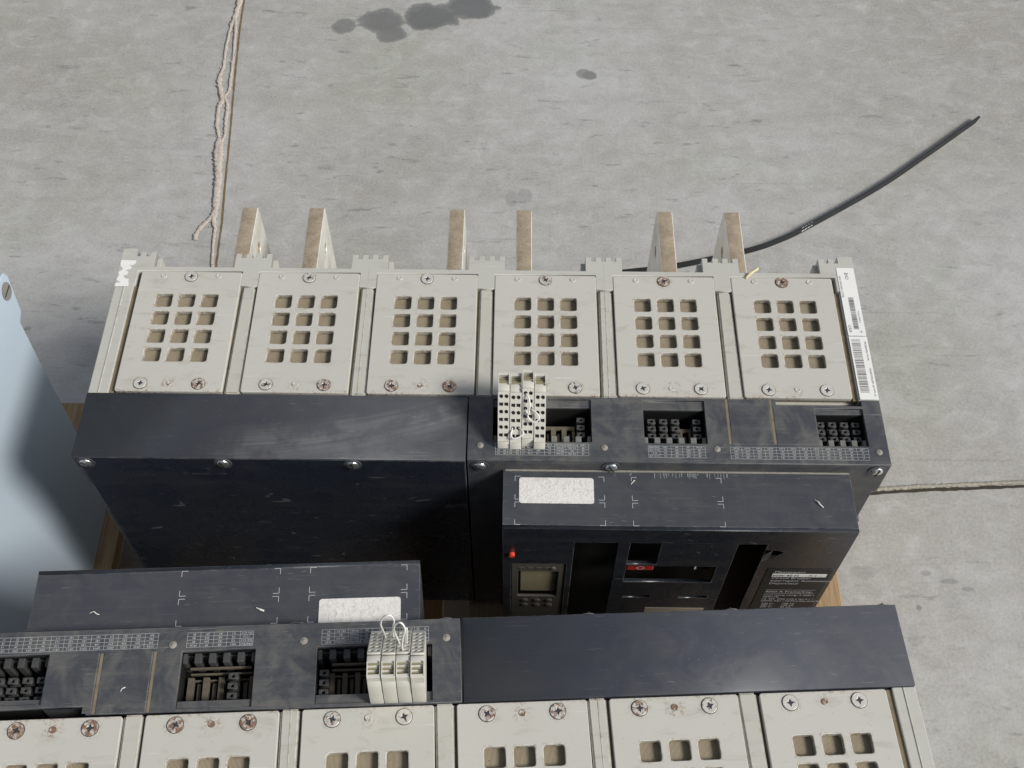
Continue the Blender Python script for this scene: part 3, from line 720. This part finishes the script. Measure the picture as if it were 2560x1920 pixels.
    pw = [rrect(.1300, .2425, -.300, -.0445, 0), rrect(.1413, .1700, -.0935, -.0455), rrect(.1415, .2293, -.1360, -.0972)]
    pw[0] = rrect(.1300, .2425, -.300, -.0440); pw[1] = rrect(.1413, .1700, -.0935, -.0456)
    pw += [rrect(.1440, .1720, -.1760, -.1695), rrect(.2020, .2310, -.1760, -.1695)]
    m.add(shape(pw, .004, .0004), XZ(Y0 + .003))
    link('operator_panel', m.mesh('op', H), 'esc_face_shaded', es)
    if A:
        m = M(); m.box(.1422, .1705, Y0 + .006, Y0 + .012, -.1195, -.1065, .002); ob = link('off_button', m.mesh('ob', H), 'red', es)
        m = M(); m.add(text_mesh('O', .011), XZ(Y0 + .0058) @ Matrix.Translation((.1568, -.1130, 0))); link('button_mark', m.mesh('bm', H), 'print', es)
        m = M(); m.box(.2080, .2265, Y0 + .008, Y0 + .012, -.1190, -.1070, .001); link('on_button', m.mesh('ob', H), 'black', es)
        m = M(); m.box(.2105, .2122, Y0 + .0072, Y0 + .0079, -.1175, -.1085, 0); link('button_mark', m.mesh('bm', H), 'white', es)
        for a, b in ((.1450, .1716), (.2030, .2304)): m = M(); m.box(a, b, Y0 + .0062, Y0 + .009, -.1755, -.1700, .0004); link('indicator_tag', m.mesh('it', H), 'tag', es)
        m = M(); m.box(.170, .232, Y0 + .0004, Y0 + .0009, -.222, -.2020, 0); link('rating_sticker', m.mesh('rs', H), 'tag', es)
        m = M(); m.cyl((.0296, Y0 - .0015, -.0690), .0028, .004, 'y', b=.0004); link('reset_button', m.mesh('rb', H), 'orange', es)
        # trip unit
        m = M()
        m.add(shape([rrect(.0295, .0820, -.264, -.0925, .001), rrect(.0360, .0757, -.1760, -.1130, .001)], .003, .0004), XZ(Y0 + .0026))
        for a in range(4): m.box(.0365 + a * .0085, .0425 + a * .0085, Y0 + .0008, Y0 + .0011, -.1090, -.1030, 0)
        tu = link('trip_unit', m.mesh('tu', H), 'trip', es)
        m = M(); m.box(.0385, .0735, Y0 + .0045, Y0 + .006, -.1690, -.1140, .0003); link('screen', m.mesh('sc', H), 'lcd', es)
        for r in range(2):
            for k in range(3): m = M(); m.dome((.0430 + k * .0125, Y0 + .0012, -.1860 - r * .0125), .0042, .0015, 0, 'y'); link('key', smooth(m.mesh('kp', H)), 'trip', es)
        m = M(); m.dome((.0700, Y0 + .001, -.1050), .0030, .0015, 0, 'y'); link('key', smooth(m.mesh('kp', H)), 'trip', es)
        # information plate
        m = M(); m.add(shape([rrect(.2790, .3430, -.280, -.0975, .002)], .0006, .0002), XZ(Y0 - .0003)); lb = link('info_plate', m.mesh('ip', H), 'black', es)
        m = M()
        def tx(s, x, z, sz): m.add(text_mesh(s, sz, 'LEFT'), XZ(Y0 - .0008) @ Matrix.Translation((x, z, 0)))
        tx('Masterpact', .2870, -.1040, .0068)
        tx('Circuit Breaker', .2870, -.1185, .0062); tx('Interruptor Automatico', .2870, -.1250, .0062); tx('Disjoncteur', .2870, -.1315, .0062)
        for z in (-.1480, -.1570, -.1985): m.add(rect_mesh(.2870, .3370, z, z + .0005, 0), XZ(Y0 - .0008))
        tx('4000 A Frame/Cap.', .2870, -.1525, .0062); tx('Interrupting rating/ A 0085 I', .2870, -.1610, .0045)
        tx('50/60 Hz', .2870, -.1660, .0045); tx('UL 489  CSA C22.2 No 5.1 /', .2870, -.1715, .0045); tx('NEMA AB1 / NMX-J-266-ANCE', .2870, -.1765, .0045)
        for k, (a, b) in enumerate((('240 V~', '100 kA'), ('480 V~', '100 kA'), ('600 V~', '85 kA'))):
            tx(a, .2890, -.1835 - k * .0045, .0046); tx(b, .3100, -.1835 - k * .0045, .0046)
        tx('Cat.', .2870, -.2030, .0055); tx('IL 3600801191B01333', .2870, -.2080, .0050)
        link('plate_text', m.mesh('ptx', H), 'print', es)
        m = M(); m.box(.2860, .3395, Y0 - .0012, Y0 - .0008, -.1145, -.1080, 0); link('model_strip', m.mesh('ms', H), 'white', es)
        m = M(); m.add(text_mesh('NW 40 H', .0062, 'LEFT'), XZ(Y0 - .0014) @ Matrix.Translation((.2870, -.1112, 0)))
        m.add(text_mesh('X-1 ~', .0055, 'LEFT'), XZ(Y0 - .0014) @ Matrix.Translation((.3220, -.1110, 0)))
        link('model_text', m.mesh('mt', H), 'ink', es)
    if A: m = M(); m.box(xa + .002, xb - .001, -.0020, -.0002, -.0158, -.0152, 0); link('dust_line', m.mesh('dl', H), 'boss', es)
    # corner marks on the top of the escutcheon
    zt = -.0156
    for (a, b) in ((.0319, .1154), (.1412, .2255)):
        for (c, d) in ((-.0317, -.0073), (-.0577, -.0345)):
            m = M()
            for (x, sx) in ((a, 1), (b, -1)):
                for (y, sy) in ((c, 1), (d, -1)):
                    L = .0052
                    m.add(rect_mesh(min(x, x + sx * L), max(x, x + sx * L), y - .0002, y + .0002, zt)); m.add(rect_mesh(x - .0002, x + .0002, min(y, y + sy * L), max(y, y + sy * L), zt + .00003))
            link('corner_mark', m.mesh('cm', H), 'print', es)
    if A:
        m = M()
        for i in range(34):
            x = .172 + random.gauss(0, .02) + .022; L = random.uniform(.001, .005)
            m.add(rect_mesh(x, x + .00022, -.0035 - L, -.0025, zt))
        link('scratch', m.mesh('sc', H), 'print', es)
    m = M(); sx0, sx1, sy0, sy1 = (.0357, .1056, -.0358, -.0088) if A else (.0372, .1065, -.0278, -.0030)
    m.add(shape([rrect(sx0, sx1, sy0, sy1, .0025)], .0004, .0001), XY(-.0153)); link('blank_sticker', m.mesh('bst', H), 'sticker', es)
    # --- terminal blocks
    offs = [0, -.0010, .0032, -.0006] if A else [.0030, .0002, .0006, -.0008]
    Nf = Vector((0, -.741, .671)); Tf = Vector((0, .671, .741))
    P0 = Vector((0, .0149, .0124))
    blocks = []
    for k in range(4):
        x0 = .0150 + k * .01125; xc = x0 + .0055; o = offs[k]
        b0 = P0 + Tf * o; e = P0 + Tf * (47.2e-3 + o)
        flat_ = Vector((0, e.y + .0045, e.z + .0022)); 
        pr = [(b0.y - .0012, b0.z - .002), (b0.y - .0012, -.030), (.0690, -.030), (.0706, -.002), (.0690 + o * .3, .030), (.0672 + o * .3, e.z - .006), (.0560 + o * .5, e.z + .0005), (e.y + .001, e.z + .0010), (e.y, e.z), (b0.y, b0.z)]
        # holed face is built from a plate with real openings, body sits right behind it
        pb = [(y + .0016, z - .0014) if i in (7, 8, 9) else (y, z) for i, (y, z) in enumerate(pr)]
        m = M(); m.add(shape([pb], .0107, .0003), YZ(xc), 0)
        rows = [.0428, .0352, .0280, .0205, .0131, .0054]
        hs = [rrect(-.00535, .00535, -.001, .0474, .0003, 1)]
        for r, tt in enumerate(rows):
            for sx in (-.0024, .0024):
                hs.append(circ(sx, tt, .00185, 14) if r % 2 == 0 else rrect(sx - .0018, sx + .0018, tt - .0016, tt + .0016))
        Bm = Matrix(((1, 0, 0, xc), (0, Tf.y, Nf.y, b0.y), (0, Tf.z, Nf.z, b0.z), (0, 0, 0, 1)))
        m.add(shape(hs, .0016, .0002), Bm @ XY(-.0006), 0)
        m.add(shape([rrect(-.0050, .0050, .0005, .0465)], .0002, 0), Bm @ XY(-.0013), 1)
        # grooved latch at the top
        yb = .0560 + o * .5; zb = e.z + .0005
        for g in range(3):
            m.box(xc - .0045, xc + .0045, yb - .0005 + g * .0030, yb + .0007 + g * .0030, zb - .006 - g * .001, zb + .0012 - g * .0016, .0002, 2)
        m.box(xc - .0053, xc - .0045, yb - .0020, yb + .0100, zb - .008, zb + .0016, .0002, 0)
        m.box(xc + .0045, xc + .0053, yb - .0020, yb + .0100, zb - .008, zb + .0016, .0002, 0)
        m.box(xc - .0053, xc + .0053, yb + .0082, yb + .0112, zb - .030, zb + .0012, .0004, 0)
        tb = link('terminal_block', m.mesh('tb', H), ['terminal', 'hole', 'olive'], t); blocks.append(tb)
    W = .00075
    def wire(blk, pts): 
        m = M(); m.tube(pts, W, 8, 6); link('jumper_wire', m.mesh('jw', H), 'wire', blocks[blk])
    def onf(x, y, z, lift): 
        v = Vector((x, y, z)) * .001 + Nf * lift * .001; return tuple(v)
    if A:
        wire(2, [onf(41.2, 45.2, 45.9, -2), onf(41.6, 45.0, 45.6, 1), onf(43.7, 43.1, 43.6, 4), onf(44.7, 39.3, 39.4, 5.5), onf(43.9, 34.8, 34.3, 5), onf(42.6, 31.9, 31.2, 3.5), onf(41.6, 33.5, 32.8, 1.5), onf(41.1, 35.3, 34.6, -1.5)])
        wire(2, [onf(41.4, 35.1, 34.7, -2), onf(42.0, 33.6, 32.8, 1.5), onf(42.9, 31.6, 30.8, 3.5), onf(45.5, 29.2, 28.1, 4), onf(49.5, 28.1, 27.0, 5), onf(52.5, 29.6, 28.6, 5), onf(53.2, 31.7, 30.9, 4.5), onf(50.4, 34.1, 33.6, 3.5), onf(47.1, 35.2, 34.8, 1), onf(46.1, 35.5, 35.1, -2)])
        wire(1, [onf(29, 23, 21.4, -2), onf(28.4, 21.6, 19.9, 1.2), onf(27.8, 19.8, 17.8, 3), onf(28.6, 17.7, 15.5, 4), onf(31.1, 17.2, 14.9, 4.5), onf(35.1, 18.1, 16, 4.5), onf(39.1, 20.3, 18.3, 4), onf(38.1, 22, 20.3, 3), onf(34.3, 23.1, 21.4, -2)])
    else:
        f = lambda L, y0, y1: [(x * .001, (y0 + (y1 - y0) * i / (len(L) - 1)) * .001, z * .001) for i, (x, z) in enumerate(L)]
        wire(2, f([(46.6, 20.2), (48.0, 35.3), (49.2, 48.2), (48.1, 58.0), (45.2, 65.2), (41.7, 67.3), (39.5, 63.5), (38.5, 54.8), (40.2, 40), (40.6, 20.6)], 24, 24))
        wire(1, f([(35, 32), (36.0, 45), (37.5, 62), (37.2, 75), (34.3, 84), (31.4, 86.6), (29.3, 82), (28.9, 76), (30.8, 66), (32.2, 52), (32.1, 42)], 34, 43.6))
        wire(1, f([(30.6, 31), (29.8, 46), (28.9, 60), (28.3, 64.4), (28.1, 60), (28.8, 46), (29.6, 31)], 34, 34))
    # --- labels at the right end
    if A:
        m = M(); m.add(shape([rrect(.3650, .3831, .1480, .2350, .001)], .0003, .0001), XY(.0003)); link('paper_label', m.mesh('pl', H), 'white', t); m = M(); m.add(shape([rrect(.3650, .3833, .0722, .1470, .001)], .0003, .0001), XY(.0003))
        lb = link('paper_label', m.mesh('pl', H), 'white', t)
        m = M(); z = .0006; random.seed(3)
        def vt(s, x, y, sz): m.add(text_mesh(s, sz, 'LEFT'), Matrix.Translation((x, y, z)) @ Matrix.Rotation(R_(90), 4, 'Z'))
        vt('47571', .3684, .1520, .0040); vt('SELECT CHP/CN32 COM', .3672, .1960, .0026); vt('CHE', .3745, .2195, .0048)
        vt('3 303430 475716', .3795, .1640, .0021); vt('FR', .3790, .1515, .0026)
        vt('N° serie OP 166774333387301', .3806, .0760, .0026); vt('Ref Art M2RA4ECAA', .3804, .1180, .0026)
        y = .1560
        while y < .1960:
            wd = random.choice((.0003, .0005, .0008)); m.add(rect_mesh(.3718, .3770, y, y + wd, z)); y += wd + random.choice((.0003, .0006))
        y = .0800
        while y < .1430:
            wd = random.choice((.0003, .0005, .0009)); m.add(rect_mesh(.3668, .3755, y, y + wd, z)); y += wd + random.choice((.0004, .0007, .0010))
        link('label_print', m.mesh('lp', H), 'ink', lb)
        # worn paint smear at the left end
        m = M(); pts = [(-.3828, .2355), (-.3672, .2352), (-.3665, .232), (-.369, .2295), (-.3735, .2285), (-.370, .2265), (-.3712, .2235), (-.376, .2225), (-.3722, .2195), (-.3730, .2165), (-.3770, .2150), (-.3735, .2110), (-.3702, .2105), (-.3700, .2080), (-.3690, .2040), (-.3690, .2010), (-.3828, .2005), (-.3828, .2050), (-.3775, .2062), (-.381, .208), (-.3828, .2095), (-.3810, .215), (-.3828, .219), (-.3785, .2235), (-.382, .2275), (-.3828, .231)]
        m.add(shape([pts], .0002, 0), XY(.0003)); link('label_remnant', m.mesh('ps', H), 'white', t)
    return t

a = make_breaker(True); a.location = (0, 0, GZ - H)
tag(a, 'rear grey and black circuit breaker with six brass bars sticking out behind it', 'circuit breaker', 'circuit breakers on the pallet')
b = make_breaker(False)
RB = (Matrix.Rotation(math.pi + 0.056481, 4, 'Z') @ Matrix.Rotation(-0.02772, 4, 'Y') @ Matrix.Rotation(0.0223185, 4, 'X'))
b.rotation_euler = RB.to_euler(); b.location = (-0.03547, -0.17454, -0.32475 + GZ)
tag(b, 'nearer circuit breaker turned back to front at the lower edge, its printed tables upside down', 'circuit breaker', 'circuit breakers on the pallet')

# battens that tilt the nearer unit
for (x, z0, z1, lab) in ((0.245, .0005, .018, 'thin wooden batten under the right end of the nearer breaker'), (-0.36, .0005, .034, 'thick wooden batten under the left end of the nearer breaker')):
    m = M(); m.box(x, x + .07, -.46, -.20, H * 0 + .144 + z0, .144 + z1, .001)
    tag(link('wooden_batten', m.mesh('wb'), 'wood'), lab, 'batten', 'wooden battens on the pallet')

# ------------------------------------------------------------------ pale blue grey housing at the left
e = bpy.data.objects.new('equipment_housing', None); C.objects.link(e); e.location = (-0.478, 0.13, 0.144); e.rotation_euler = (0, R_(-4.0), 0)
tag(e, 'pale blue-grey equipment housing with one screw near its top corner', 'equipment housing')
m = M()   # local: y from far edge (0) to near, z up
far = [(.0, 0), (.0324, .122), (.0517, .229), (.0650, .296), (.0770, .3005), (.0915, .3435), (.0880, .3515), (.080, .3530), (-.80, .3530), (-.80, 0)]
m.add(shape([far], .010, .0012, 2), YZ(-.005)); link('front_panel', m.mesh('fp'), 'panel', e)
m = M(); m.add(shape([[(-.002, 0), (.030, .122), (.049, .229), (.062, .296), (.076, .349), (-.79, .350), (-.79, 0)]], .30, .001), YZ(-.1605)); link('body', m.mesh('bd'), 'panel', e)
m = M(); m.cyl((.0004, .0750, .3370), .0098, .0012, 'x', b=.0003, idx=0); m.box(.0009, .0013, .067, .083, .3363, .3377, 0, 1)
link('screw', m.mesh('s'), ['steel_dark', 'hole'], e)

m = M(); random.seed(11)
SCR = [(-0.0308, 0.2564), (-0.0341, 0.2477), (-0.0365, 0.2335), (-0.0404, 0.2196), (-0.0405, 0.2027), (-0.0452, 0.1854), (-0.0465, 0.1633), (-0.0505, 0.1391), (-0.0502, 0.1114)]
for (y0, z0), (y1, z1) in zip(SCR[:8], SCR[1:9]):
    for k in range(7):
        t = random.random(); y = y0 + (y1 - y0) * t + random.uniform(-.002, .002); z = z0 + (z1 - z0) * t + random.uniform(-.002, .002)
        a = random.uniform(.0008, .004); an = math.atan2(z1 - z0, y1 - y0) + random.uniform(-.7, .7); w = random.uniform(.00012, .00035)
        p = Vector((y, z)); d = Vector((math.cos(an), math.sin(an))) * a; q = Vector((-d.y, d.x)).normalized() * w
        me = bpy.data.meshes.new('q'); me.from_pydata([(.0004, *(p - q)), (.0004, *(p + d * .5 - q * 1.3)), (.0004, *(p + d + q * .3)), (.0004, *(p + q))], [], [(0, 1, 2, 3)]); m.add(me)
link('scratch', m.mesh('scr'), 'print', e)
# ------------------------------------------------------------------ strap
st = [(0.10, .600), (0.2, .617), (0.286, .631), (0.405, .664), (0.462, .6885), (0.512, .7185), (0.640, .806), (0.732, .880), (0.842, .972)]
m = M(); bm = bmesh.new(); rows = []
Q = []
for i in range(len(st) - 1):
    p0 = Vector(st[max(i - 1, 0)]); p1 = Vector(st[i]); p2 = Vector(st[i + 1]); p3 = Vector(st[min(i + 2, len(st) - 1)])
    for k in range(8):
        t = k / 8; Q.append(0.5 * ((2 * p1) + (-p0 + p2) * t + (2 * p0 - 5 * p1 + 4 * p2 - p3) * t * t + (-p0 + 3 * p1 - 3 * p2 + p3) * t ** 3))
Q.append(Vector(st[-1]))
for i, q in enumerate(Q):
    d = (Q[min(i + 1, len(Q) - 1)] - Q[max(i - 1, 0)]).normalized(); nn = Vector((-d.y, d.x))
    u = i / (len(Q) - 1)
    zl = .0015 + .002 * math.sin(u * math.pi); hh = .0100; lean = .0025
    if i == len(Q) - 1: hh = .0006; zl += .0092
    elif i == len(Q) - 2: pass
    a0 = q + nn * -.0005; a1 = q + nn * .0007
    rows.append([bm.verts.new((a0.x, a0.y, zl)), bm.verts.new((a1.x, a1.y, zl)), bm.verts.new((a1.x + nn.x * lean, a1.y + nn.y * lean, zl + hh)), bm.verts.new((a0.x + nn.x * lean, a0.y + nn.y * lean, zl + hh))])
for i in range(len(rows) - 1):
    for k in range(4): bm.faces.new((rows[i][k], rows[i][(k + 1) % 4], rows[i + 1][(k + 1) % 4], rows[i + 1][k]))
bm.faces.new(rows[0]); bm.faces.new(rows[-1][::-1]); m.merge(bm)
sp = link('packing_strap', m.mesh('strap'), 'strap'); tag(sp, 'long black packing strap lying on edge on the concrete behind the rear breaker', 'strap')
m = M()
for k in range(4):
    for zz in (.0055, .0108):
        d = Vector((.041, .028)).normalized(); q = Vector((.4955, .7085)) + d * k * .0062; nn = Vector((-d.y, d.x))
        off = -.0012 + .004 * (zz - .004) / .0120
        c0 = q + nn * off
        me = bpy.data.meshes.new('q'); me.from_pydata([(c0.x, c0.y, zz), (c0.x + d.x * .0042, c0.y + d.y * .0042, zz + .0007), (c0.x + d.x * .0046, c0.y + d.y * .0046, zz + .0034), (c0.x + d.x * .0005, c0.y + d.y * .0005, zz + .0028)], [], [(0, 1, 2, 3)])
        m.add(me)
link('painted_mark', m.mesh('pm'), 'white', sp)

# ------------------------------------------------------------------ small debris
def chip(name, pts, r, mat, label, cat, flat=.5):
    m = M(); m.tube(pts, r, 6, 4, 0, .25, flat); tag(link(name, m.mesh('ch'), mat), label, cat)
chip('wood_splinter', [(.269, .2190, GZ + .0012), (.274, .2245, GZ + .0030), (.283, .2310, GZ + .0038)], [.0012, .0018, .0007], 'splinter', 'straw coloured splinter on the rear rail of the rear breaker', 'splinter')
zt = GZ - .0151
chip('paint_chip', [(.3105, -.029, zt), (.3135, -.0315, zt + .001), (.3150, -.0345, zt + .001), (.3180, -.0370, zt)], [.0003, .0006, .0006, .0004], 'chip', 'white curled chip on the right of the rear breaker control box', 'paint chip')
chip('paint_chip', [(.1405, -.0150, zt), (.1440, -.0110, zt + .001)], [.0004, .0006], 'chip', 'tiny white chip beside a corner mark in the middle of the rear breaker control box', 'paint chip')
TB = Matrix.Translation(b.location) @ RB
def onB(pts, dz): return [tuple(TB @ Vector((x * .001, y * .001, H + z * .001 + dz))) for x, y, z in pts]
chip('paint_chip', onB([(298.4, -21.2, -15), (295, -22.4, -14.5), (292.5, -20.5, -14.5), (290, -19.7, -15)], 0), [.0003, .0005, .0005, .0003], 'chip', 'white curled chip on the left end of the nearer breaker control box', 'paint chip')
chip('paint_chip', onB([(159.5, -21.8, -15), (156, -19.8, -14.5), (152.5, -18.6, -15)], 0), [.0005, .0009, .0007], 'chip', 'white crumb on the nearer breaker control box between its corner marks', 'paint chip')
chip('paint_chip', onB([(257.8, 53.4, 1.2), (257.0, 51.3, 1.6), (254.6, 50.0, 1.2)], 0), [.0003, .0005, .0003], 'chip', 'white curled chip on a square blank cover of the nearer breaker', 'paint chip')
